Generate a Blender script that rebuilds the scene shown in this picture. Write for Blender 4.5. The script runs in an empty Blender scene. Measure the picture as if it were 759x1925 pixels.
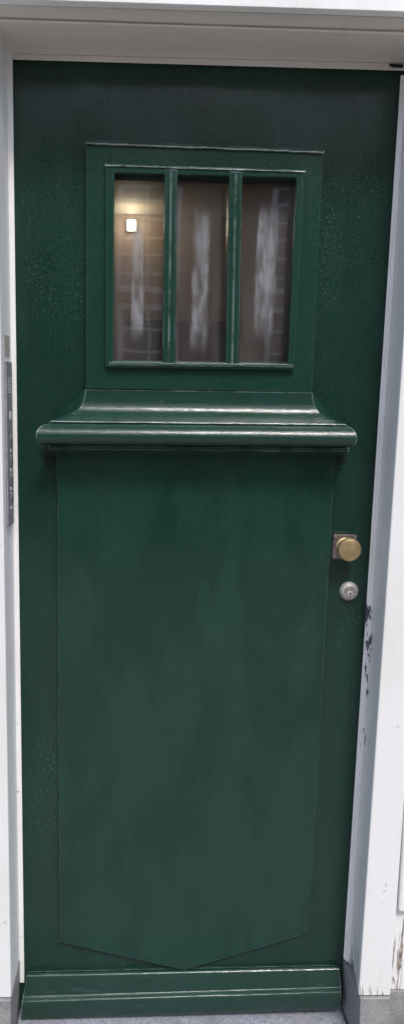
import bpy, bmesh, math, random
from mathutils import Vector, Matrix
random.seed(7)
S = bpy.context.scene
COL = S.collection
R = math.radians

# ------------------------------------------------------------------ camera solve
F, PX, PY = 1373.0, 330.0, 962.0
DIST, EYE = 1.70, 1.60
CY = -DIST
def nrm(v): return Vector(v).normalized()
zc = nrm((290-PX, 740-PY, F))                 # world +Y seen from the camera
vc = nrm((150-PX, 9800-PY, F)); vc = (vc - vc.dot(zc)*zc).normalized()   # world -Z
xc = vc.cross(zc)                             # world +X
def W(px, py, Y=0.0):
    r = Vector(((px-PX)/F, (py-PY)/F, 1.0))
    d = Vector((r.dot(xc), r.dot(zc), -r.dot(vc)))
    t = (Y-CY)/d.y
    return Vector((d.x*t, Y, EYE+d.z*t))
def vline(a, b, Y):
    A, B = W(*a, Y), W(*b, Y)
    return lambda z: Vector((A.x+(B.x-A.x)*(z-A.z)/(B.z-A.z), Y, z))
def hline(a, b, Y):
    A, B = W(*a, Y), W(*b, Y)
    return lambda x: Vector((x, Y, A.z+(B.z-A.z)*(x-A.x)/(B.x-A.x)))

# ------------------------------------------------------------------ mesh helpers
class MB:
    def __init__(s): s.v=[]; s.f=[]
    def add(s, vs, fs):
        n=len(s.v); s.v += [Vector(v) for v in vs]; s.f += [tuple(i+n for i in f) for f in fs]; return s
    def box(s, a, b):
        x0,y0,z0=a; x1,y1,z1=b
        return s.add([(x0,y0,z0),(x1,y0,z0),(x1,y1,z0),(x0,y1,z0),(x0,y0,z1),(x1,y0,z1),(x1,y1,z1),(x0,y1,z1)],
                     [(0,3,2,1),(4,5,6,7),(0,1,5,4),(1,2,6,5),(2,3,7,6),(3,0,4,7)])
    def prism(s, pts, Yf, Yb):
        """pts: world points (x,z) outline; extruded from Yf (front) to Yb"""
        n=len(pts); vs=[(p[0],Yf,p[1]) for p in pts]+[(p[0],Yb,p[1]) for p in pts]
        fs=[tuple(range(n)), tuple(range(2*n-1,n-1,-1))]+[(i,i+n,(i+1)%n+n,(i+1)%n) for i in range(n)]
        return s.add(vs, fs)
    def loft(s, secs, closed=True, caps=True):
        """secs: list of point lists of equal length"""
        m=len(secs[0]); vs=[p for q in secs for p in q]; fs=[]
        for k in range(len(secs)-1):
            for i in range(m if closed else m-1):
                j=(i+1)%m; fs.append((k*m+i,k*m+j,(k+1)*m+j,(k+1)*m+i))
        if caps: fs.append(tuple(range(m-1,-1,-1))); fs.append(tuple(range((len(secs)-1)*m,len(secs)*m)))
        return s.add(vs, fs)
    def ring(s, o, i, Yf, Yb):
        """frame from outer quad o and inner quad i (lists of 4 (x,z))"""
        vs=[(p[0],Y,p[1]) for Y in (Yf,Yb) for q in (o,i) for p in q]; fs=[]
        for k in range(4):
            j=(k+1)%4
            fs += [(k,j,4+j,4+k),(8+k,12+k,12+j,8+j),(k,8+k,8+j,j),(4+k,4+j,12+j,12+k)]
        return s.add(vs, fs)
    def lathe(s, c, prof, n=40):
        """around the Y axis at c; prof list of (r, Y)"""
        vs=[]; fs=[]
        for r,y in prof:
            for k in range(n):
                a=2*math.pi*k/n; vs.append((c.x+r*math.cos(a), y, c.z+r*math.sin(a)))
        for q in range(len(prof)-1):
            for k in range(n):
                j=(k+1)%n; fs.append((q*n+k,q*n+j,(q+1)*n+j,(q+1)*n+k))
        fs.append(tuple(range(n-1,-1,-1))); fs.append(tuple(range((len(prof)-1)*n,len(prof)*n)))
        return s.add(vs, fs)
    def build(s, name, mat, parent=None, bevel=0, seg=2, smooth=False, base=None):
        me=bpy.data.meshes.new(name)
        o=bpy.data.objects.new(name, me); COL.objects.link(o)
        if parent is not None:
            off=Vector(parent['_loc']); o.parent=parent
            o['_loc']=list(off)
        else:
            if base is None:
                mn=[min(v[i] for v in s.v) for i in range(3)]; mx=[max(v[i] for v in s.v) for i in range(3)]
                base=((mn[0]+mx[0])/2,(mn[1]+mx[1])/2,mn[2])
            off=Vector(base); o.location=off; o['_loc']=list(off)
        me.from_pydata([v-off for v in s.v], [], s.f); me.update()
        bm=bmesh.new(); bm.from_mesh(me); bmesh.ops.remove_doubles(bm, verts=bm.verts, dist=1e-6)
        bmesh.ops.recalc_face_normals(bm, faces=bm.faces); bm.to_mesh(me); bm.free()
        me.materials.append(mat)
        if bevel:
            b=o.modifiers.new('bevel','BEVEL'); b.width=bevel; b.segments=seg; b.limit_method='ANGLE'; b.angle_limit=R(30)
        if smooth or bevel:
            for p in me.polygons: p.use_smooth=True
            if bevel:
                w=o.modifiers.new('wn','WEIGHTED_NORMAL'); w.keep_sharp=True
            else:
                me.set_sharp_from_angle(angle=R(38))
        return o
def thing(name, label, cat, loc, group=None, kind=None):
    o=bpy.data.objects.new(name, None); COL.objects.link(o); o.location=loc; o['_loc']=list(loc)
    o.empty_display_size=.1
    tag(o, label, cat, group, kind); return o
def tag(o, label=None, cat=None, group=None, kind=None):
    if label: o['label']=label
    if cat: o['category']=cat
    if group: o['group']=group
    if kind: o['kind']=kind
    return o
def xz(px, py, Y=0.0):
    p=W(px,py,Y); return (p.x,p.z)

# ------------------------------------------------------------------ material helpers
class N:
    def __init__(s, name):
        s.m=bpy.data.materials.new(name); s.m.use_nodes=True; s.t=s.m.node_tree; s.n=s.t.nodes; s.l=s.t.links
        s.b=s.n['Principled BSDF']; s.tc=s.n.new('ShaderNodeTexCoord')
    def put(s, k, v):
        if hasattr(v,'is_output') or isinstance(v, bpy.types.NodeSocket): s.l.new(v, s.b.inputs[k])
        else: s.b.inputs[k].default_value=v
    def map(s, scale=(1,1,1), loc=(0,0,0), rot=(0,0,0)):
        m=s.n.new('ShaderNodeMapping'); s.l.new(s.tc.outputs['Object'], m.inputs[0])
        m.inputs['Scale'].default_value=scale; m.inputs['Location'].default_value=loc; m.inputs['Rotation'].default_value=rot
        return m.outputs[0]
    def noise(s, scale, detail=4, rough=.55, vec=None, dist=0):
        n=s.n.new('ShaderNodeTexNoise'); s.l.new(vec or s.tc.outputs['Object'], n.inputs['Vector'])
        n.inputs['Scale'].default_value=scale; n.inputs['Detail'].default_value=detail; n.inputs['Roughness'].default_value=rough
        n.inputs['Distortion'].default_value=dist
        return n.outputs['Fac']
    def vor(s, scale, vec=None, feat='F1', out='Distance'):
        n=s.n.new('ShaderNodeTexVoronoi'); n.feature=feat; s.l.new(vec or s.tc.outputs['Object'], n.inputs['Vector'])
        n.inputs['Scale'].default_value=scale; return n.outputs[out]
    def rng(s, x, a, b, c=0, d=1, smooth=True):
        n=s.n.new('ShaderNodeMapRange'); n.clamp=True
        if smooth: n.interpolation_type='SMOOTHSTEP'
        s.l.new(x, n.inputs[0])
        for i,v in zip((1,2,3,4),(a,b,c,d)): n.inputs[i].default_value=v
        return n.outputs[0]
    def math(s, op, a, b=0):
        n=s.n.new('ShaderNodeMath'); n.operation=op
        for i,v in enumerate((a,b)):
            if isinstance(v,(int,float)): n.inputs[i].default_value=v
            else: s.l.new(v, n.inputs[i])
        return n.outputs[0]
    def mix(s, fac, a, b):
        n=s.n.new('ShaderNodeMix'); n.data_type='RGBA'
        for k,v in ((0,fac),(6,a),(7,b)):
            if isinstance(v,(int,float)): n.inputs[k].default_value=v
            elif isinstance(v,(tuple,list)): n.inputs[k].default_value=(*v[:3],1)
            else: s.l.new(v, n.inputs[k])
        return n.outputs[2]
    def sep(s, vec=None):
        n=s.n.new('ShaderNodeSeparateXYZ'); s.l.new(vec or s.tc.outputs['Object'], n.inputs[0]); return n.outputs
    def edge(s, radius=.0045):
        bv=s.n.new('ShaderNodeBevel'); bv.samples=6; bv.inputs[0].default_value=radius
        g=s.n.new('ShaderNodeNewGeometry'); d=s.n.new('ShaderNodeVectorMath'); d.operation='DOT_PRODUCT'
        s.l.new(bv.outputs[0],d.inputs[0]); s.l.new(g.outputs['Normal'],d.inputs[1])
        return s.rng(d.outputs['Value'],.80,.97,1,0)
    def bump(s, h, strength=.3, dist=.002, prev=None):
        n=s.n.new('ShaderNodeBump'); n.inputs['Strength'].default_value=strength; n.inputs['Distance'].default_value=dist
        s.l.new(h, n.inputs['Height'])
        if prev: s.l.new(prev, n.inputs['Normal'])
        return n.outputs[0]

def green_paint(name, stroke='v', pale_gloss=0.0, speck=.6, r0=.10, r1=.24, edge=0, ior=1.46, sb=.35, cols=((.0065,.033,.024),(.010,.045,.034)), leaf=None):
    n=N(name)
    st=(60,60,4) if stroke=='v' else (4,60,60)
    stroke_n=n.noise(14,5,.6,n.map(st))
    strk2=n.noise(3,3,.5,n.map((30,30,3) if stroke=='v' else (3,30,30)))
    big=n.noise(2.6,4,.55); big2=n.noise(6,3,.5,n.map((1,1,.55),(3,1,2)))
    blot=n.noise(4.6,3,.6,n.map((1.9,1,.75),(7,1,3)),.3); blot=n.math('ADD',blot,n.math('MULTIPLY',n.math('SUBTRACT',stroke_n,.5),.10))
    col=n.mix(n.rng(blot,.40,.60),cols[0],cols[1])  # soft blotches put reflected patches into the green colour
    col=n.mix(n.rng(stroke_n,.3,.75,0,.35),col,(.014,.055,.042))
    # dust nibs and paint specks
    sp=n.rng(n.vor(420,n.map((1,1,1),(5,3,1))),.10,.36,1,0)
    pick=n.rng(n.noise(130,3,.6),.46,.64)
    zone=n.rng(n.noise(3.1,3,.6,n.map((1.9,1.4,.7),(1.3,0,.4))),.47,.68)
    m=n.math('MULTIPLY',n.math('MULTIPLY',sp,pick),n.math('MULTIPLY',zone,speck))
    col=n.mix(m,col,(.16,.25,.26))
    if pale_gloss:
        w=n.rng(n.noise(26,6,.7,n.map((.25,1,1.6))),.60,.66)
        w=n.math('MULTIPLY',w,pale_gloss)
        col=n.mix(w,col,(.22,.29,.30))  # pale patches painted as ragged gloss highlights on the mouldings
    if leaf:
        x,_,z=n.sep()
        for (cx,cz,rr) in leaf['dirt']:
            dx=n.math('SUBTRACT',x,cx); dz=n.math('MULTIPLY',n.math('SUBTRACT',z,cz),.6)
            q=n.math('SQRT',n.math('ADD',n.math('MULTIPLY',dx,dx),n.math('MULTIPLY',dz,dz)))
            q=n.math('ADD',q,n.math('MULTIPLY',n.math('SUBTRACT',n.noise(120,4,.7),.5),.05))
            col=n.mix(n.rng(q,rr*.5,rr,.9,0),col,(.006,.008,.008))
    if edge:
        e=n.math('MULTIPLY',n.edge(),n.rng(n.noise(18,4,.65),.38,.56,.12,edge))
        col=n.mix(e,col,(.36,.45,.48))  # pale edge lines: painted-in highlights mixed with worn flecks
    n.put('Base Color',col)
    rg=n.rng(big2,.38,.66,r0,r1)
    rg=n.math('ADD',rg,n.math('MULTIPLY',m,.3))
    n.put('Roughness',rg); n.put('IOR',ior)
    b=n.bump(n.noise(1.2,2,.5,n.map((9,9,5))),.5,.0012)
    b=n.bump(stroke_n,sb,.0009,b)
    b=n.bump(strk2,.4,.0010,b)
    b=n.bump(sp,.4,.0006,b)
    n.put('Normal',b)
    return n.m
M={}

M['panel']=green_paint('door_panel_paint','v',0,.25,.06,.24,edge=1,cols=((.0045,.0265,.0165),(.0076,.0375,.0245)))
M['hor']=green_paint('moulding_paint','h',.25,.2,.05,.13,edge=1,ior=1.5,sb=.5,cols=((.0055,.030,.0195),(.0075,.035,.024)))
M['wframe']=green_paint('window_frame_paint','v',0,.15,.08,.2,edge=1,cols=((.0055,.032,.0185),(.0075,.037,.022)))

def white_paint(name, chips=.0, cracks=0.0, zlo=0, zhi=1, tint=(.74,.745,.745), dirt=.5):
    """white gloss, chips get denser between local heights zhi (none) and zlo (full)"""
    n=N(name); z=n.sep()[2]
    big=n.noise(5,4,.6,n.map((1,1,.5)))
    col=n.mix(n.rng(big,.4,.75,0,dirt),tint,(.62,.61,.57))
    streak=n.noise(9,5,.65,n.map((14,14,1.2)))
    col=n.mix(n.rng(streak,.55,.8,0,dirt*.8),col,(.55,.52,.48))
    low=n.rng(z,zlo,zhi,1,0)
    h=n.noise(10,4,.6,n.map((10,10,1)))
    if chips:
        v=n.noise(42,6,.72,n.map((1,1,.7),(2,7,1)))
        mask=n.rng(v,.655,.67)
        mask=n.math('MULTIPLY',mask,chips)
        col=n.mix(mask,col,(.14,.13,.13))
    if cracks:
        c=n.noise(11,4,.6,n.map((11,11,.5),(6.3,2,3)),.2)
        thr=n.math('SUBTRACT',.96,n.math('MULTIPLY',low,.425))
        cm=n.math('GREATER_THAN',c,thr)
        pe=n.noise(34,5,.7,n.map((1.3,1.3,.4),(3,3,3)))
        foot=n.rng(z,.03,.15,1,0)
        cm=n.math('MAXIMUM',cm,n.math('GREATER_THAN',pe,n.math('SUBTRACT',.95,n.math('MULTIPLY',foot,.405))))
        col=n.mix(n.math('MULTIPLY',cm,cracks),col,n.mix(n.rng(n.noise(60,4,.7),.4,.6),(.12,.10,.08),(.36,.32,.27)))
        h=n.math('SUBTRACT',h,cm)
    n.put('Base Color',col); n.put('Roughness',n.rng(big,.3,.7,.38,.6)); 
    n.put('Normal',n.bump(h,.35,.0012))
    return n.m
M['white']=white_paint('white_paint_sound',.35,0)
M['jamb']=white_paint('white_paint_cracked',.5,1.0,0.10,.60)
M['fascia']=white_paint('white_paint_fascia',.3,0,tint=(.80,.80,.80),dirt=.45)
M['lintel']=white_paint('white_paint_lintel',.25,0,tint=(.70,.645,.59),dirt=.55)
M['strip']=white_paint('white_paint_strip',.9,0,tint=(.80,.79,.77),dirt=.5)

def chipped_strip():
    n=N('white_paint_blue_chips'); z=n.sep()[2]
    v=n.noise(30,5,.7,n.map((2.2,2.2,.5),(4,2,9)))
    zone=n.math('MULTIPLY',n.rng(z,.66,.97),n.rng(z,1.10,1.16,1,0))
    thr=n.math('SUBTRACT',.665,n.math('MULTIPLY',zone,.115))
    m=n.math('GREATER_THAN',v,thr)
    col=n.mix(n.rng(n.noise(12,4,.6,n.map((6,6,1))),.5,.8,0,.4),(.80,.80,.80),(.55,.50,.46))
    col=n.mix(m,col,(.055,.07,.10)); n.put('Base Color',col); n.put('Roughness',.45)
    n.put('Normal',n.bump(n.math('SUBTRACT',1,m),.5,.0012)); return n.m
M['chip']=chipped_strip()

def stone(name,a,b,c,scale=1):
    n=N(name)
    col=n.mix(n.rng(n.noise(220*scale,3,.7),.42,.6),a,b)
    col=n.mix(n.rng(n.noise(14,5,.65),.45,.7,0,.8),col,c); col=n.mix(n.rng(n.noise(5,6,.75,n.map((1,1,1),(4,4,4))),.48,.66,0,.55),col,tuple(q*.5 for q in a))
    col=n.mix(n.rng(n.vor(160*scale),.0,.18,.7,0),col,(.62,.63,.66))
    n.put('Base Color',col); n.put('Roughness',.8)
    n.put('Normal',n.bump(n.noise(90*scale,5,.7),.5,.003)); return n.m
M['granite']=stone('granite_step_stone',(.30,.32,.37),(.16,.17,.20),(.24,.24,.25))
M['plinth']=stone('plinth_stone',(.28,.275,.28),(.21,.205,.205),(.33,.32,.31),.8)
M['paving']=stone('street_paving_stone',(.30,.29,.27),(.24,.23,.21),(.34,.32,.30),.3)

def simple(name,col,rough=.5,metal=0,noise=0,nscale=40,b=0,emit=None):
    n=N(name); 
    if noise: n.put('Base Color',n.mix(n.rng(n.noise(nscale,4,.6),.35,.7),col,tuple(c*(1-noise) for c in col)))
    else: n.put('Base Color',(*col,1))
    n.put('Roughness',rough); n.put('Metallic',metal)
    if b: n.put('Normal',n.bump(n.noise(nscale*2,4,.6),b,.001))
    if emit: n.put('Emission Color',(*emit[:3],1)); n.put('Emission Strength',emit[3])
    return n.m
def brass():
    n=N('worn_brass'); g=n.noise(30,5,.65); g2=n.noise(140,4,.6)
    n.put('Base Color',n.mix(n.rng(g,.35,.7),(.66,.52,.28),(.44,.33,.17)))
    n.put('Metallic',.9); n.put('Roughness',n.rng(g2,.3,.7,.42,.55)); n.put('Normal',n.bump(g2,.15,.0005)); return n.m
M['brass']=brass()
M['steel']=simple('brushed_lock_steel',(.75,.72,.68),.45,.7,.3,60,.1)
M['plate']=simple('dull_backplate_metal',(.30,.24,.24),.42,.8,.45,45,.2)
M['screw']=simple('screw_metal',(.45,.45,.45),.35,.9)
M['black']=simple('dark_slot',(.008,.008,.008),.6)
M['intercom']=simple('intercom_grey_metal',(.34,.345,.37),.45,.4,.25,60,.1)
M['button']=simple('intercom_button_metal',(.30,.30,.32),.3,.8)
M['mark']=simple('intercom_white_print',(.75,.75,.75),.5)
M['seal']=simple('old_filler',(.42,.40,.37),.8,0,.4,120,.4)
M['hallwall']=simple('hall_wall_paint',(.30,.22,.16),.7,0,.2,3,.1)
M['hallceil']=simple('hall_ceiling_paint',(.46,.41,.33),.7,0,.15,3)
M['hallfloor']=simple('hall_floor_tiles',(.12,.08,.06),.5,0,.3,8)
M['maroon']=simple('maroon_panel_paint',(.085,.025,.02),.5,0,.35,6,.1)
M['lampbody']=simple('lamp_housing',(.6,.6,.58),.5)
M['lampglow']=simple('lit_lamp_glass',(1,.95,.85),.5,emit=(1,.93,.80,9))
M['ownwall']=simple('house_wall_render',(.62,.62,.61),.85,0,.12,12,.3)
def brick():
    n=N('street_brick'); t=n.n.new('ShaderNodeTexBrick'); 
    mp=n.n.new('ShaderNodeMapping'); n.l.new(n.tc.outputs['Object'],mp.inputs[0]); mp.inputs['Rotation'].default_value=(R(90),0,0)
    n.l.new(mp.outputs[0],t.inputs['Vector'])
    for k,v in (('Color1',(.20,.10,.065,1)),('Color2',(.27,.15,.09,1)),('Mortar',(.32,.29,.25,1))): t.inputs[k].default_value=v
    t.inputs['Scale'].default_value=4; t.inputs['Mortar Size'].default_value=.012; t.inputs['Brick Width'].default_value=.85; t.inputs['Row Height'].default_value=.26
    n.put('Base Color',t.outputs['Color']); n.put('Roughness',.85); return n.m
M['brick']=brick()
M['winwhite']=simple('window_white',(.78,.78,.76),.4)
M['darkglass']=simple('window_dark_glass',(.02,.025,.03),.05)
M['roof']=simple('roof_tile',(.10,.05,.035),.7,0,.4,10)

def glass():
    n=N('window_glass'); n.n.remove(n.b)
    out=n.n['Material Output']; tr=n.n.new('ShaderNodeBsdfTransparent'); gl=n.n.new('ShaderNodeBsdfGlossy'); gl.inputs['Roughness'].default_value=.015
    tr.inputs[0].default_value=(.93,.94,.93,1)
    fr=n.n.new('ShaderNodeFresnel'); fr.inputs['IOR'].default_value=1.8
    wob=n.bump(n.noise(5,2,.5),.25,.0015); n.l.new(wob,gl.inputs['Normal'])
    mx=n.n.new('ShaderNodeMixShader'); n.l.new(fr.outputs[0],mx.inputs[0]); n.l.new(tr.outputs[0],mx.inputs[1]); n.l.new(gl.outputs[0],mx.inputs[2])
    # dust film and dried specks on the pane
    df=n.n.new('ShaderNodeBsdfDiffuse'); df.inputs[0].default_value=(.52,.47,.45,1)
    d=n.rng(n.noise(7,5,.65,n.map((1.5,1,.5))),.35,.8,.06,.17)
    s=n.math('MULTIPLY',n.rng(n.vor(120),.0,.2,1,0),n.rng(n.noise(22,3,.6),.56,.66,0,.8))
    m2=n.n.new('ShaderNodeMixShader'); n.l.new(n.math('MAXIMUM',d,s),m2.inputs[0]); n.l.new(mx.outputs[0],m2.inputs[1]); n.l.new(df.outputs[0],m2.inputs[2])
    n.l.new(m2.outputs[0],out.inputs[0]); return n.m
M['glass']=glass()
def pale_streak():  # pale ragged translucent strip lying over each pane
    n=N('pale_streak_film'); n.n.remove(n.b); out=n.n['Material Output']
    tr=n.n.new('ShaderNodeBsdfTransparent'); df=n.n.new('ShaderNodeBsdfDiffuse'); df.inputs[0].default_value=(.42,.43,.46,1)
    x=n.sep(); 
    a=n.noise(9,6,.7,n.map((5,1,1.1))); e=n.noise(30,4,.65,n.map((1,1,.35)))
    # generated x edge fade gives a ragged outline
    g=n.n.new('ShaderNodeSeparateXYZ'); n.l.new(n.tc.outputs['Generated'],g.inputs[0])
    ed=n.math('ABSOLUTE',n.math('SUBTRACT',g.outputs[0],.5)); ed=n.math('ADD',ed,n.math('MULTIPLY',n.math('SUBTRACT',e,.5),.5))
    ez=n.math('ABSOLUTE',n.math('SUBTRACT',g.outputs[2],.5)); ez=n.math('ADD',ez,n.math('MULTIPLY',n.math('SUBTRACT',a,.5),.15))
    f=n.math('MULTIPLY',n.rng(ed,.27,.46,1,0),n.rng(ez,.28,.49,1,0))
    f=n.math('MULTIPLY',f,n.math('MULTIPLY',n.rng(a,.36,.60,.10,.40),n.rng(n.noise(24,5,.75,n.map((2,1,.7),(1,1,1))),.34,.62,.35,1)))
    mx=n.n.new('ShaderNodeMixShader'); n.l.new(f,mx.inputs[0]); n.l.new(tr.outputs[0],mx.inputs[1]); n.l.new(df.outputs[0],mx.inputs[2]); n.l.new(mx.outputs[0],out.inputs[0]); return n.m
M['pale_streak']=pale_streak()

# ------------------------------------------------------------------ key levels
ZK = W(40,1918,-.036).z+.006      # underside of the weatherboard
STEP = ZK-.008
ZTOP = W(380,112,0).z
print('door width', W(753,135).x-W(24,112).x, 'bottom', W(648,1800).x-W(45,1830).x, 'top z', ZTOP, 'step z', STEP)
GROUND = STEP-.14
YJ=-.12                            # front face of the jambs
ZP = W(700,1874,YJ).z              # top of the plinth stones

# ================================================================== DOOR
door=thing('front_door','dark green glossy wooden front door with three narrow window panes and a brass knob','door',(W(340,1000).x,0,STEP))
DL=Vector(door['_loc'])
def loc(px,py):
    p=W(px,py,0)-DL; return (p.x,p.z)
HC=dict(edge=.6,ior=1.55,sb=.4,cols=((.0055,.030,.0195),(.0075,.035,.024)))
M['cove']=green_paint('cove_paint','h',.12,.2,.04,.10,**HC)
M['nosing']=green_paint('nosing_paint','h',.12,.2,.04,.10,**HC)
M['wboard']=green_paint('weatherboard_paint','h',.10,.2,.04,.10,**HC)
M['leaf']=green_paint('door_leaf_paint','v',0,1.0,.10,.24,cols=((.0045,.025,.016),(.0065,.031,.020)),
    leaf={'dirt':[(*loc(92,858),.022),(*loc(640,862),.014)]})
# leaf with an opening for the panes
gi=[xz(206,327,0),xz(562,338,0),xz(548,690,0),xz(205,686,0)]
xl,xr=W(24,112).x-.02, W(753,135).x+.02
lo=[(xl,ZTOP+.02),(xr,ZTOP+.02),(xr,STEP+.006),(xl,STEP+.006)]
MB().ring(lo,gi,0,.045).build('door_leaf',M['leaf'],door,bevel=.001)
# lower raised panel with pointed foot
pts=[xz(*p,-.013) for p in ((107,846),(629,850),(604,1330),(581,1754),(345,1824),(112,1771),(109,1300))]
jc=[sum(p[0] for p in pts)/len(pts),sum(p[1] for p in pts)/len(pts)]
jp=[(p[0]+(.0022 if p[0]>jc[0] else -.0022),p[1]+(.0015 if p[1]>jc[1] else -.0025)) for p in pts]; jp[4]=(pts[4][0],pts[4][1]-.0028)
MB().prism(jp,-.0007,.0005).build('panel_shade_line',simple('contact_shade',(.004,.012,.009),.7),door)  # thin dark rim, the panel's contact shade painted around it
MB().prism(pts,-.013,.001).build('raised_panel',M['panel'],door,bevel=.002,seg=3)
# board around the window
bo=[xz(162,265,-.022),xz(607,283,-.022),xz(586,738,-.022),xz(161,731,-.022)]
bi=[xz(205,320,-.022),xz(566,330,-.022),xz(547,689,-.022),xz(204,684,-.022)]
MB().ring(bo,bi,-.022,.001).build('window_surround',M['wframe'],door,bevel=.003,seg=4)
# head cap, thin lip along the top of the surround
lipf=((-.2,-.0215),(.4,-.0240),(1.6,-.0256),(3.4,-.0268),(5.4,-.0272),(7,-.0262),(7.6,-.0215))
def lip(xa_,ya_,xb_,yb_,Yo=0,n=24,wob=.0006):
    secs=[]
    for k in range(n+1):
        t=k/n; dz=random.uniform(-wob,wob)
        secs.append([W(xa_+(xb_-xa_)*t,ya_+(yb_-ya_)*t+q,Y+Yo)+Vector((0,0,dz)) for q,Y in lipf])
    return MB().loft(secs)
lip(161,264,608,281.5).build('surround_lip',M['hor'],door,smooth=True)
# glazing frame: rails, stiles, mullions
Yg=-.034
fo=[xz(198,309,Yg),xz(573,321,Yg),xz(553,696,Yg),xz(198,691,Yg)]
fi=[xz(215,325,Yg),xz(557,334,Yg),xz(541,683,Yg),xz(214,678,Yg)]
gf=MB().ring(fo,fi,Yg,-.0225).build('glazing_frame',M['wframe'],door,bevel=.0035,seg=4)
lipf=((-.2,-.0335),(.4,-.0352),(1.4,-.0364),(2.6,-.0370),(3.8,-.0362),(4.4,-.0335))
lip(198,308.5,573,320.5).build('glazing_lip',M['hor'],door,smooth=True)
# deep rebate lining behind the glazing frame
li=[xz(212,325,-.022),xz(556,336,-.022),xz(541,682,-.022),xz(212,677,-.022)]
lo2=[xz(205.5,320.5,-.022),xz(565.5,330.5,-.022),xz(546.5,688.5,-.022),xz(204.5,683.5,-.022)]
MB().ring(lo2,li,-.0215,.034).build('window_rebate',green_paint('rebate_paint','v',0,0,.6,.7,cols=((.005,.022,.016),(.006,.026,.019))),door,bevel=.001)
for a,b,c,d in (((310,324),(333,324),(329,682),(305,681)),((431,328),(455,328),(448,684),(424,684))):
    m=MB()
    def P(p,Y,dx=0): 
        w=W(p[0],p[1],-.034); return (w.x+dx,w.z)
    ax,az=P(a,0); bx,bz=P(b,0); cx,cz=P(c,0); dx,dz=P(d,0)
    secs=[]
    for (x0,x1,z) in ((dx,cx,dz-.004),(ax,bx,az+.006)):
        w=x1-x0
        prof=[(-.03,.006),(-.03,-.031),(.04,-.0345),(.30,-.0352),(.46,-.0350),(.49,-.0335),(.52,-.0335),(.55,-.0350),(.70,-.0352),(.97,-.0345),(1.04,-.031),(1.04,.006)]
        secs.append([Vector((x0+w*u,y,z)) for u,y in prof])
    m.loft(secs).build('mullion',M['wframe'],door,bevel=.0008)
# sill bead under the panes
MB().loft([[W(205,678,-.02),W(205,681,-.036),W(205,687,-.037),W(205,688,-.03)],
           [W(551,682,-.02),W(551,685,-.036),W(551,691,-.037),W(551,692,-.03)]]).build('pane_sill',M['hor'],door,bevel=.0012)
# panes
for (x0,x1,ya,yb,sx0,sx1,sy0,sy1) in ((207,318,322,692,246,272,400,650),(318,440,322,694,360,392,365,675),(440,556,325,696,480,517,362,652)):
    a=W(x0,ya,.010); b=W(x1,yb,.010)
    pn=MB().box((a.x,.010,b.z),(b.x,.014,a.z)).build('pane',M['glass'],door)
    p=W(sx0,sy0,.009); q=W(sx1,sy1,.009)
    MB().box((p.x,.0089,q.z),(q.x,.0094,p.z)).build('pane_streak',M['pale_streak'],pn)
# flared cove and bullnose shelf
rows=[((161,732),(586,738),-.024),((160.5,743),(587,749),-.0243),((158,754),(589,760),-.0250),((153,763),(594,769),-.0265),((146,770),(600,776),-.0305),((137,775),(607,781),-.0365),
      ((126,780),(617,786),-.0435),((114,784),(629,790),-.051),((104,787.5),(639,793.5),-.058),((96,791),(649,797),-.066),((95,793),(650,799),-.067)]
def rows_mesh(rows, back=.002, n=24):
    m=MB(); secs=[]
    R_=[ (W(*l,Y),W(*r,Y)) for l,r,Y in rows]
    for k in range(n+1):
        t=k/n
        sec=[a.lerp(b,t) for a,b in R_]
        sec=[Vector((sec[0].x,back,sec[0].z))]+sec+[Vector((sec[-1].x,back,sec[-1].z))]
        secs.append(sec)
    return m.loft(secs)
rows_mesh(rows).build('flared_cove',M['cove'],door,smooth=True)
rows2=[((93,794),(652,800),-.060),((92,796),(653,801.5),-.068),((84,798),(659,804),-.072),((76,802),(664,808),-.079),((71,808),(668,814),-.086),((68,815),(670,821),-.090),
       ((68,822),(670,828),-.090),((70,829),(668,834),-.087),((75,834),(663,839),-.080),((82,836),(657,841),-.070),((91,836),(655,841),-.050)]
rows_mesh(rows2).build('shelf_nosing',M['nosing'],door,smooth=True)
rows3=[((91,835),(656,840),-.038),((92,838),(655,843),-.043),((92,844),(655,848),-.043),((94,848),(653,852),-.036),((97,851),(650,854),-.024),((100,853),(646,856),-.012)]
rows_mesh(rows3).build('shelf_bead',M['hor'],door,smooth=True)
# weatherboard
rows4=[((53,1827.5),(634,1815.5),-.002),((51.5,1829),(635,1816.5),-.009),((51,1831),(635,1818),-.0125),((50,1834),(636,1821),-.0160),((50,1837),(636,1824),-.0185),((49.5,1840),(637,1827),-.0195),
       ((48,1850),(638,1835),-.0205),((46,1862),(639,1845),-.0220),((44,1873),(640,1855),-.0240),((43.5,1876),(640,1857.5),-.0265),((43,1879),(640,1860),-.0300),((42,1882),(640,1862.5),-.0335),((41.5,1885),(640,1865),-.0360),((41,1888),(640,1868),-.0370),((41,1893),(640,1873),-.0375),((40,1915),(638,1893),-.0380),((40,1918),(638,1896),-.034)]
rows_mesh(rows4,.0).build('weatherboard',M['wboard'],door,bevel=.0,smooth=True)
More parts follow.
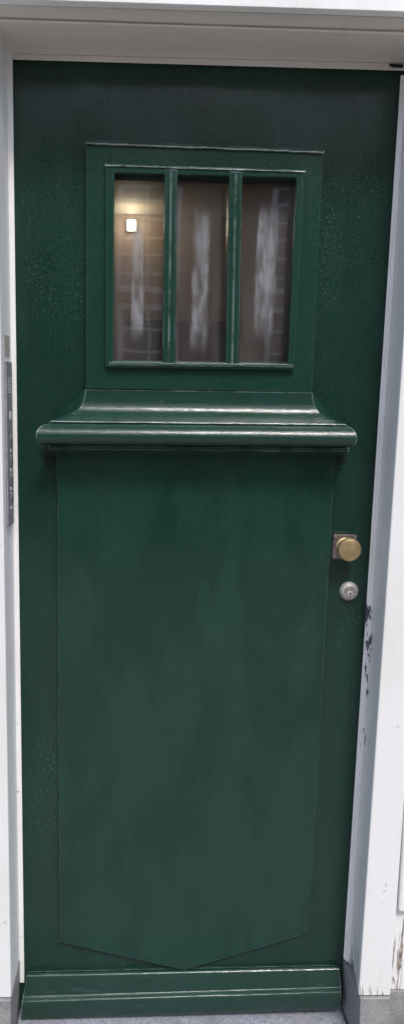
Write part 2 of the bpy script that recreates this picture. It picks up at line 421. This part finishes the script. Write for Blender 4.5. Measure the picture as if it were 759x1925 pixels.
# knob
c=W(646.5,1028,0)
def plate(cx,cz,w,h,y0,y1,r=.004,n=5):
    pts=[]
    for sx,sz,a0 in ((1,1,0),(-1,1,90),(-1,-1,180),(1,-1,270)):
        for k in range(n):
            a=R(a0+90*k/(n-1)); pts.append((cx+sx*(w/2-r)+r*math.cos(a),cz+sz*(h/2-r)+r*math.sin(a)))
    return MB().prism(pts,y0,y1)
pw=.058
bp=plate(c.x,c.z,pw*.98,pw*1.03,-.003,.001).build('knob_plate',M['plate'],door,bevel=.0008)
for sx,sz in ((-1,1),(1,1),(-1,-1),(1,-1)):
    q=Vector((c.x+sx*pw*.39,0,c.z+sz*pw*.41))
    MB().lathe(q,[(.0032,-.002),(.0032,-.0040),(.0026,-.0048),(.0,-.0050)],16).build('screw',M['screw'],bp,smooth=True)
kc=Vector((c.x+.000,0,c.z+.002))
MB().lathe(kc,[(.021,-.002),(.021,-.006),(.0125,-.010),(.0115,-.022),(.015,-.027),(.0240,-.031),(.0272,-.036),(.0278,-.043),(.0268,-.0485),(.0240,-.0515),(.013,-.0530),(.0,-.0533)],56).build('door_knob',M['brass'],door,smooth=True)
# lock cylinder
c=W(655.5,1112,-.006)
lk=MB().lathe(c,[(.0232,.001),(.0232,-.003),(.0222,-.006),(.0168,-.0125),(.0150,-.0128),(.0146,-.0100),(.0,-.0100)],48).build('lock_rosette',M['steel'],door,smooth=True)
cy=MB().lathe(c,[(.0142,-.009),(.0142,-.0122),(.0136,-.0128),(.0,-.0128)],40).build('lock_cylinder',simple('cylinder_face_steel',(.50,.44,.42),.45,.8,.3,80,.1),door,smooth=True)
c2=c+Vector((0.0005,0,-.0045))
MB().lathe(c2,[(.0068,-.012),(.0068,-.0142),(.0060,-.0150),(.0,-.0150)],30).build('key_plug',M['steel'],cy,smooth=True)
MB().prism([(c2.x-.0011,c2.z+.0036),(c2.x+.0011,c2.z+.0036),(c2.x+.0016,c2.z+.001),(c2.x+.0010,c2.z-.0045),(c2.x-.0010,c2.z-.0045),(c2.x-.0014,c2.z+.001)],-.0154,-.0148).build('keyhole',M['black'],cy)

# ================================================================== DOOR FRAME
frame=thing('door_frame','white painted wooden door frame with chipped paint around the green door','door frame',(door.location.x,-.06,STEP))
ZT=W(380,104,-.014).z+.0
def vloft(lines, z0s, z1s, n=30):
    secs=[]
    for k in range(n+1):
        t=k/n; secs.append([ln(z0+(z1-z0)*t) for ln,z0,z1 in zip(lines,z0s,z1s)])
    return MB().loft(secs)
# strips (door stop) : front faces at Y=-.014
Ys=-.014
zb=W(44,1848,Ys).z
L_in=vline((24,112),(46.5,1845),Ys); L_out=vline((14,160),(37.5,1845),Ys)
L_inb=vline((24.5,112),(46.5,1845),-.0015); L_outb=vline((14,160),(37.5,1845),-.0015)
zt_s=W(24,111,Ys).z+.0
vloft([L_in,L_out,L_outb,L_inb],[zb]*4,[zt_s+.012]*4).build('stop_strip',M['strip'],frame,bevel=.0015)
zb2=W(647,1803,Ys).z
Rin=vline((742,300),(648,1750),Ys); Rout=vline((756,300),(664,1750),Ys)
Rinb=vline((741.5,300),(647.5,1750),-.0015); Routb=vline((756,300),(664,1750),-.0015)
vloft([Rin,Rout,Routb,Rinb],[zb2,zb2-.018,zb2-.018,zb2],[zt_s-.004]*4).build('stop_strip',M['chip'],frame,bevel=.0018)
# thin bead line on the right strip
Ra=vline((747,300),(653,1750),Ys-.0035); Rb=vline((753,300),(660,1750),Ys-.0035); Rc=vline((755,300),(662,1750),Ys+.001); Rd=vline((745,300),(651.5,1750),Ys+.001)
vloft([Ra,Rb,Rc,Rd],[zb2-.004]*4,[zt_s-.006]*4).build('stop_bead',M['chip'],frame,bevel=.0012)
# head strip
T0=hline((24,112),(755,133),Ys); T1=hline((22,101),(755,119),Ys)
T0b=hline((24,112),(755,133),-.0015); T1b=hline((22,101),(755,119),-.0015)
x0=L_in(zt_s).x-.002; x1=Rin(zt_s).x+.03
def hloft(lines,x0,x1,n=30):
    return MB().loft([[ln(x0+(x1-x0)*k/n) for ln in lines] for k in range(n+1)])
hloft([T0,T1,T1b,T0b],x0,x1).build('stop_strip',M['lintel'],frame,bevel=.0015)
a=W(731,122,-.0165); b=W(757,124,-.0165)
MB().loft([[Vector((a.x,-.0165,a.z-.001)),Vector((a.x,-.0165,a.z+.002)),Vector((a.x,-.010,a.z+.002)),Vector((a.x,-.010,a.z-.001))],[Vector((a.x+.008,-.0165,a.z-.004)),Vector((a.x+.008,-.0165,a.z+.003)),Vector((a.x+.008,-.010,a.z+.003)),Vector((a.x+.008,-.010,a.z-.004))],[Vector((b.x,-.0165,b.z-.003)),Vector((b.x,-.0165,b.z+.003)),Vector((b.x,-.010,b.z+.003)),Vector((b.x,-.010,b.z-.003))]]).build('open_joint',M['black'],frame)
# left jamb : reveal from Ys+.002 to YJ, then front face
def up(v,dx): return lambda z: v(z)+Vector((dx,0,0))
JLr=vline((15,160),(36.8,1760),Ys+.002); JLf=vline((1.5,600),(19.5,1750),YJ)
zj=ZP+.002; ztj=ZT+.0
JLr2=lambda z: Vector((JLr(z).x,.06,z))
outx=-.56
outL=W(-160,1000,YJ).x
# front board about 11 cm wide
JLo=lambda z: Vector((JLf(z).x-.115,YJ,z)); JLob=lambda z: Vector((JLf(z).x-.115,.06,z))
zt_all=ZT+.05
vloft([JLr,JLf,JLo,JLob,JLr2],[zj+.012,zj,zj,zj,zj+.012],[zt_all]*5).build('jamb',M['white'],frame,bevel=.004,seg=3)
JRr=vline((755,300),(663.5,1750),Ys+.002); JRf=vline((753,700),(681,1750),YJ)
JRr2=lambda z: Vector((JRr(z).x,.06,z))
JRo=vline((758,1523),(734,1860),YJ); JRob=lambda z: Vector((JRo(z).x,.06,z))
vloft([JRr,JRr2,JRob,JRo,JRf],[zj+.014,zj+.014,zj,zj,zj],[zt_all]*5).build('jamb',M['jamb'],frame,bevel=.004,seg=3)
# lintel: soffit sloping slightly up, a bead, a hollow and the fascia
La=hline((22,101),(755,119),Ys+.002)
Lb=hline((0,44),(759,69),-.122); Lc=hline((0,40),(759,65),-.128); Ld=hline((0,36),(759,61),-.130)
Le=hline((0,35),(759,59),-.124)
Lf=hline((0,26),(759,50),-.137); Lg=hline((0,14),(759,39),-.150); Lh=hline((0,9),(759,34),-.164)
# keep world heights sensible: extend right and left beyond the view
xa,xb=JLf(2.1).x-.16, JRf(2.1).x+.22
top=W(380,-260,-.164).z
Li=lambda x: Vector((x,-.166,top)); Lj=lambda x: Vector((x,.06,top)); Lk=lambda x: Vector((x,.06,La(x).z))
hloft([La,Lb,Lc,Ld,Le,Lf,Lg,Lh,Li,Lj,Lk],xa,xb).build('lintel',M['lintel'],frame,bevel=.0,smooth=True)
Fa=hline((0,8),(759,32),-.168); 
hloft([Fa,lambda x: Vector((x,-.182,Fa(x).z+.003)),lambda x: Vector((x,-.182,top)),lambda x: Vector((x,-.1665,top)),lambda x: Vector((x,-.1665,Fa(x).z))],xa,xb).build('fascia',M['fascia'],frame,bevel=.003,seg=3)
# small old screw hole patch (filler) above the intercom on the left reveal
def onL(px,py):   # point on left reveal at its picture place: solve depth
    best=None
    for k in range(0,400):
        Y=Ys+.002+(YJ-Ys-.002)*k/399
        p=W(px,py,Y); z=p.z
        a=JLr(z); b=JLf(z); t=(Y-a.y)/(b.y-a.y); xw=a.x+(b.x-a.x)*t
        e=abs(p.x-xw)
        if best is None or e<best[0]: best=(e,Y,z)
    return best[1],best[2]
def Lrev(Y,z,out=0):
    a=JLr(z); b=JLf(z); t=(Y-a.y)/(b.y-a.y); return Vector((a.x+(b.x-a.x)*t+out,Y,z))
def slabL(Y0,Y1,z0,z1,o0,o1,shear=0):
    m=MB(); vs=[]
    for o in (o0,o1):
        for Y,z in ((Y0,z0),(Y1,z0+shear),(Y1,z1),(Y0,z1)): vs.append(Lrev(Y,z,o))
    return m.add(vs,[(0,1,2,3),(7,6,5,4),(0,4,5,1),(1,5,6,2),(2,6,7,3),(3,7,4,0)])
zi1=onL(15,680)[1]; zi0=onL(21,985)[1]
YA,YB=-.092,-.030
ic=thing('intercom','slim grey intercom panel with four bell buttons on the left door reveal','intercom',tuple(Lrev(-.06,zi0)))
slabL(YA,YB,zi0,zi1,.0005,.005).build('face_plate',M['intercom'],ic,bevel=.001)
H=zi1-zi0
for k in range(8):
    z=zi0+H*(.815+.012*k+.0); slabL(-.078,-.042,z,z+.0016,.0049,.0056).build('grille_slot',M['mark'],ic)
z=zi0+H*.655; slabL(-.066,-.050,z,z+.018,.0049,.0058).build('camera_mark',M['mark'],ic,bevel=.001)
for k in range(4):
    z=zi0+H*(.515-.118*k)
    bt=slabL(-.068,-.050,z-.009,z+.009,.0049,.0085).build('bell_button',M['button'],ic,bevel=.003,seg=3)
    slabL(-.064,-.054,z+.013,z+.015,.0049,.0055).build('bell_mark',M['mark'],bt)
    slabL(-.066,-.050,z-.021,z-.014,.0049,.0056).build('name_label',M['mark'],bt)
zf=onL(14,650)[1]
pt=slabL(-.085,-.035,zf-.022,zf+.022,.0003,.0012).build('filler_patch',M['seal'],frame,bevel=.0006)

# wood panelling beside the frame on the right
rp=thing('wall_panelling','white boarded panelling to the right of the door frame','panelling',(JRo(1.0).x+.2,-.09,ZP))
Ypr=-.100
xo=.9
MB().loft([[Vector((JRo(z).x+.0015,Ypr,z)),Vector((xo,Ypr,z)),Vector((xo,.05,z)),Vector((JRo(z).x+.0015,.05,z))] for z in [ZP+.001+(2.3-ZP)*k/20 for k in range(21)]]).build('backing_board',M['jamb'],rp,bevel=.002)
zr=W(755,1716,-.118).z
xr0=vline((757,1560),(748,1712),-.118)
MB().loft([[Vector((xr0(z).x,-.118,z)),Vector((xo,-.118,z)),Vector((xo,-.1005,z)),Vector((xr0(z).x,-.1005,z))] for z in [zr+(2.3-zr)*k/20 for k in range(21)]]).build('raised_board',M['white'],rp,bevel=.007,seg=4)
lp_=thing('wall_panelling','white boarded panelling to the left of the door frame beyond the picture edge','panelling',(-.9,-.09,ZP))
MB().loft([[Vector((JLo(z).x-.0015,Ypr,z)),Vector((JLo(z).x-.0015,.05,z)),Vector((-1.3,.05,z)),Vector((-1.3,Ypr,z))] for z in [ZP+.001+(2.3-ZP)*k/4 for k in range(5)]]).build('backing_board',M['white'],lp_,bevel=.002)

# plinth stones
def plinth(fr,ff,side,label):
    xs=[]
    zs=[GROUND+.001,GROUND+.2,ZP]
    secs=[]
    for z in (GROUND+.001, ZP-.001):
        a=fr(z); b=ff(z); o=(JLo(z).x if side<0 else JRo(z).x)
        secs.append([Vector((a.x+side*-.0,.05,z)),Vector((a.x,Ys,z)),Vector((b.x,YJ-.004,z)),Vector((o,YJ-.004,z)),Vector((o,.05,z))])
    return tag(MB().loft(secs).build('plinth_stone',M['plinth'],bevel=.003),label,'plinth',group='stone plinths under the door frame')
plinth(vline((38,1700),(35,1905),Ys),vline((20,1750),(21,1925),YJ-.004),-1,'grey stone plinth under the left jamb of the white frame')
plinth(vline((647,1800),(645,1905),Ys),vline((679,1800),(675,1925),YJ-.004),1,'grey stone plinth under the cracked right jamb')
tag(MB().box((JRo(ZP).x+.004,-.102,GROUND+.001),(2.6,.05,ZP-.001)).build('stone_base_course',M['plinth'],bevel=.003),'rough grey stone base course below the right panelling','wall base')
tag(MB().box((-2.6,-.102,GROUND+.001),(JLo(ZP).x-.008,.05,ZP-.001)).build('stone_base_course',M['plinth'],bevel=.003),'grey stone base course left of the door frame','wall base')
# step
xs0=vline((38,1700),(35,1905),Ys)(STEP).x; xs1=vline((647,1800),(645,1905),Ys)(STEP).x
tag(MB().add(*(lambda a:(a.v,a.f))(MB().box((xs0+.001,-.30,GROUND+.001),(xs1-.001,.10,STEP)))).build('doorstep',M['granite'],bevel=.006,seg=3),'speckled grey granite doorstep under the green door','doorstep')

# own house front, around and above
hw=thing('house_front','white rendered house front around and above the doorway','house',(0,.2,GROUND))
MB().box((xo+.001,-.085,ZP),(4.5,.10,2.3)).build('wall',M['ownwall'],hw)
MB().box((-4.5,-.085,ZP),(-1.301,.10,2.3)).build('wall',M['ownwall'],hw)
for p_,q_ in (((-4.5,-.085,2.301),(xa-.002,.10,6.0)),((xb+.002,-.085,2.301),(4.5,.10,6.0)),((xa-.001,-.085,top+.002),(xb+.001,.10,6.0))): MB().box(p_,q_).build('upper_wall',M['ownwall'],hw)
MB().box((-4.5,-.3,6.001),(4.5,5,6.25)).build('roof',M['roof'],hw)

# ================================================================== HALL behind the glass
HX0,HX1,HY0,HY1,HZ=-.75,1.05,.07,2.75,2.62
def st(mb,name,mat): return tag(mb.build(name,mat),kind='structure')
st(MB().box((HX0-.05,HY0,GROUND),(HX0,HY1,HZ)),'hall_wall',M['hallwall'])
st(MB().box((HX1,HY0,GROUND),(HX1+.05,HY1,HZ)),'hall_wall',M['hallwall'])
st(MB().box((HX0-.05,HY1+.001,GROUND),(HX1+.05,HY1+.05,HZ)),'hall_wall',M['hallwall'])
st(MB().box((HX0-.05,HY0,HZ+.001),(HX1+.05,HY1+.05,HZ+.06)),'hall_ceiling',M['hallceil'])
st(MB().box((HX0,HY0,STEP-.06),(HX1,HY1,STEP-.005)),'hall_floor',M['hallfloor'])
st(MB().box((HX0-.05,.050,GROUND),(xl-.001,.069,HZ)),'hall_wall',M['hallwall'])
st(MB().box((xr+.001,.061,GROUND),(HX1+.05,.069,HZ)),'hall_wall',M['hallwall'])
st(MB().box((xl-.0005,.061,ZTOP+.021),(xr+.0005,.069,HZ)),'hall_wall',M['hallwall'])
a=W(248,586,HY1-.02); b=W(432,586,HY1-.02)
dd=thing('wall_cabinet','dark maroon wooden cabinet against the hall wall seen through the panes','cabinet',((a.x+b.x)/2,HY1-.2,STEP-.005))
MB().box((a.x,HY1-.30,STEP-.004),(b.x,HY1-.003,a.z-.10)).build('cabinet_body',M['maroon'],dd,bevel=.01)
MB().box((a.x-.02,HY1-.32,a.z-.099),(b.x+.02,HY1-.003,a.z-.07)).build('cabinet_top',M['maroon'],dd,bevel=.005)
lw=W(247,421,HY1-.06)
lm=thing('wall_lamp','lit white wall lamp glowing near the hall ceiling behind the left pane','lamp',(lw.x,HY1,lw.z))
MB().box((lw.x-.03,HY1-.02,lw.z-.034),(lw.x+.03,HY1-.001,lw.z+.034)).build('lamp_base',M['lampbody'],lm,bevel=.004)
MB().box((lw.x-.023,HY1-.07,lw.z-.026),(lw.x+.023,HY1-.021,lw.z+.024)).build('lamp_shade',M['lampglow'],lm,bevel=.008,seg=3)
ld=bpy.data.lights.new('lamp_light','POINT'); ld.energy=1.25; ld.color=(1,.83,.58); ld.shadow_soft_size=.09
lo_=bpy.data.objects.new('lamp_light',ld); COL.objects.link(lo_); lo_.parent=lm; lo_.location=(0,-.17,-.01)

# ================================================================== STREET
st(MB().box((-60,-80,GROUND-.3),(60,30,GROUND)),'pavement',M['paving'])
OY=-10.0
for hx,name_l,mat in ((-3.2,'brown brick house across the street with white sash windows, left',M['brick']),(5.3,'brown brick house across the street with white sash windows, right',M['brick'])):
    h=thing('brick_house',name_l,'house',(hx,OY-3,GROUND),group='houses across the street')
    MB().box((hx-4.2,OY-6,GROUND),(hx+4.2,OY,5.2)).build('wall',mat,h)
    MB().loft([[Vector((x,OY+.3,5.15)),Vector((x,OY-3,7.4)),Vector((x,OY-6.3,5.15))] for x in (hx-4.25,hx+4.25)]).build('roof',M['roof'],h)
    for k in range(4):
        for zz,hh in ((GROUND+1.0,2.1),(GROUND+3.3,1.6)):
            cx=hx-3.1+2.06*k; w=.95
            f=MB().ring([(cx-w/2,zz+hh),(cx+w/2,zz+hh),(cx+w/2,zz),(cx-w/2,zz)],[(cx-w/2+.08,zz+hh-.08),(cx+w/2-.08,zz+hh-.08),(cx+w/2-.08,zz+.1),(cx-w/2+.08,zz+.1)],OY+.06,OY+.001)
            f.box((cx-.02,OY+.002,zz+.1),(cx+.02,OY+.04,zz+hh-.08))
            for q in range(1,6): f.box((cx-w/2+.08,OY+.003,zz+hh*q/6-.018),(cx+w/2-.08,OY+.038,zz+hh*q/6+.018))
            wn=f.build('window',M['winwhite'],h)
            MB().box((cx-w/2+.05,OY+.0015,zz+.05),(cx+w/2-.05,OY+.012,zz+hh-.05)).build('window_pane',M['darkglass'],wn)

# ================================================================== LIGHT
w=bpy.data.worlds.new('World'); S.world=w; w.use_nodes=True
nt=w.node_tree; bg=nt.nodes['Background']; sk=nt.nodes.new('ShaderNodeTexSky'); sk.sky_type='NISHITA'; sk.sun_disc=False
EL,AZ=R(56),R(15)     # sun height, and angle to the right of straight behind the camera
dirv=Vector((math.sin(AZ)*math.cos(EL),-math.cos(AZ)*math.cos(EL),math.sin(EL)))   # towards the sun
sk.sun_elevation=EL; sk.sun_rotation=math.atan2(dirv.x,dirv.y); sk.air_density=1.0; sk.dust_density=2.5; sk.ozone_density=1.0
nt.links.new(sk.outputs[0],bg.inputs[0]); bg.inputs[1].default_value=.15
sl=bpy.data.lights.new('sun','SUN'); sl.energy=1.5; sl.angle=R(11); sl.color=(1,.975,.94)
so=bpy.data.objects.new('sun',sl); COL.objects.link(so); so.rotation_euler=dirv.to_track_quat('Z','Y').to_euler(); so.location=(1,-4,8)

# ================================================================== CAMERA
cd=bpy.data.cameras.new('camera'); cam=bpy.data.objects.new('camera',cd); COL.objects.link(cam)
def cw(v): return Vector((v.dot(xc), v.dot(zc), -v.dot(vc)))
r_=cw(Vector((1,0,0))); u_=cw(Vector((0,-1,0))); b_=cw(Vector((0,0,-1)))
mt=Matrix((( r_.x,u_.x,b_.x,0),(r_.y,u_.y,b_.y,CY),(r_.z,u_.z,b_.z,EYE),(0,0,0,1)))
cam.matrix_world=mt
cd.sensor_fit='VERTICAL'; cd.sensor_height=36; cd.lens=36*F/1925; cd.shift_x=(379.5-PX)/1925; cd.shift_y=-(962.5-PY)/1925
cd.clip_start=.02; cd.clip_end=500
S.camera=cam
S.view_settings.view_transform='Standard'; S.view_settings.look='None'; S.view_settings.exposure=0.66; S.view_settings.gamma=1
S.render.engine='CYCLES'
for o in bpy.data.objects:
    if '_loc' in o: del o['_loc']
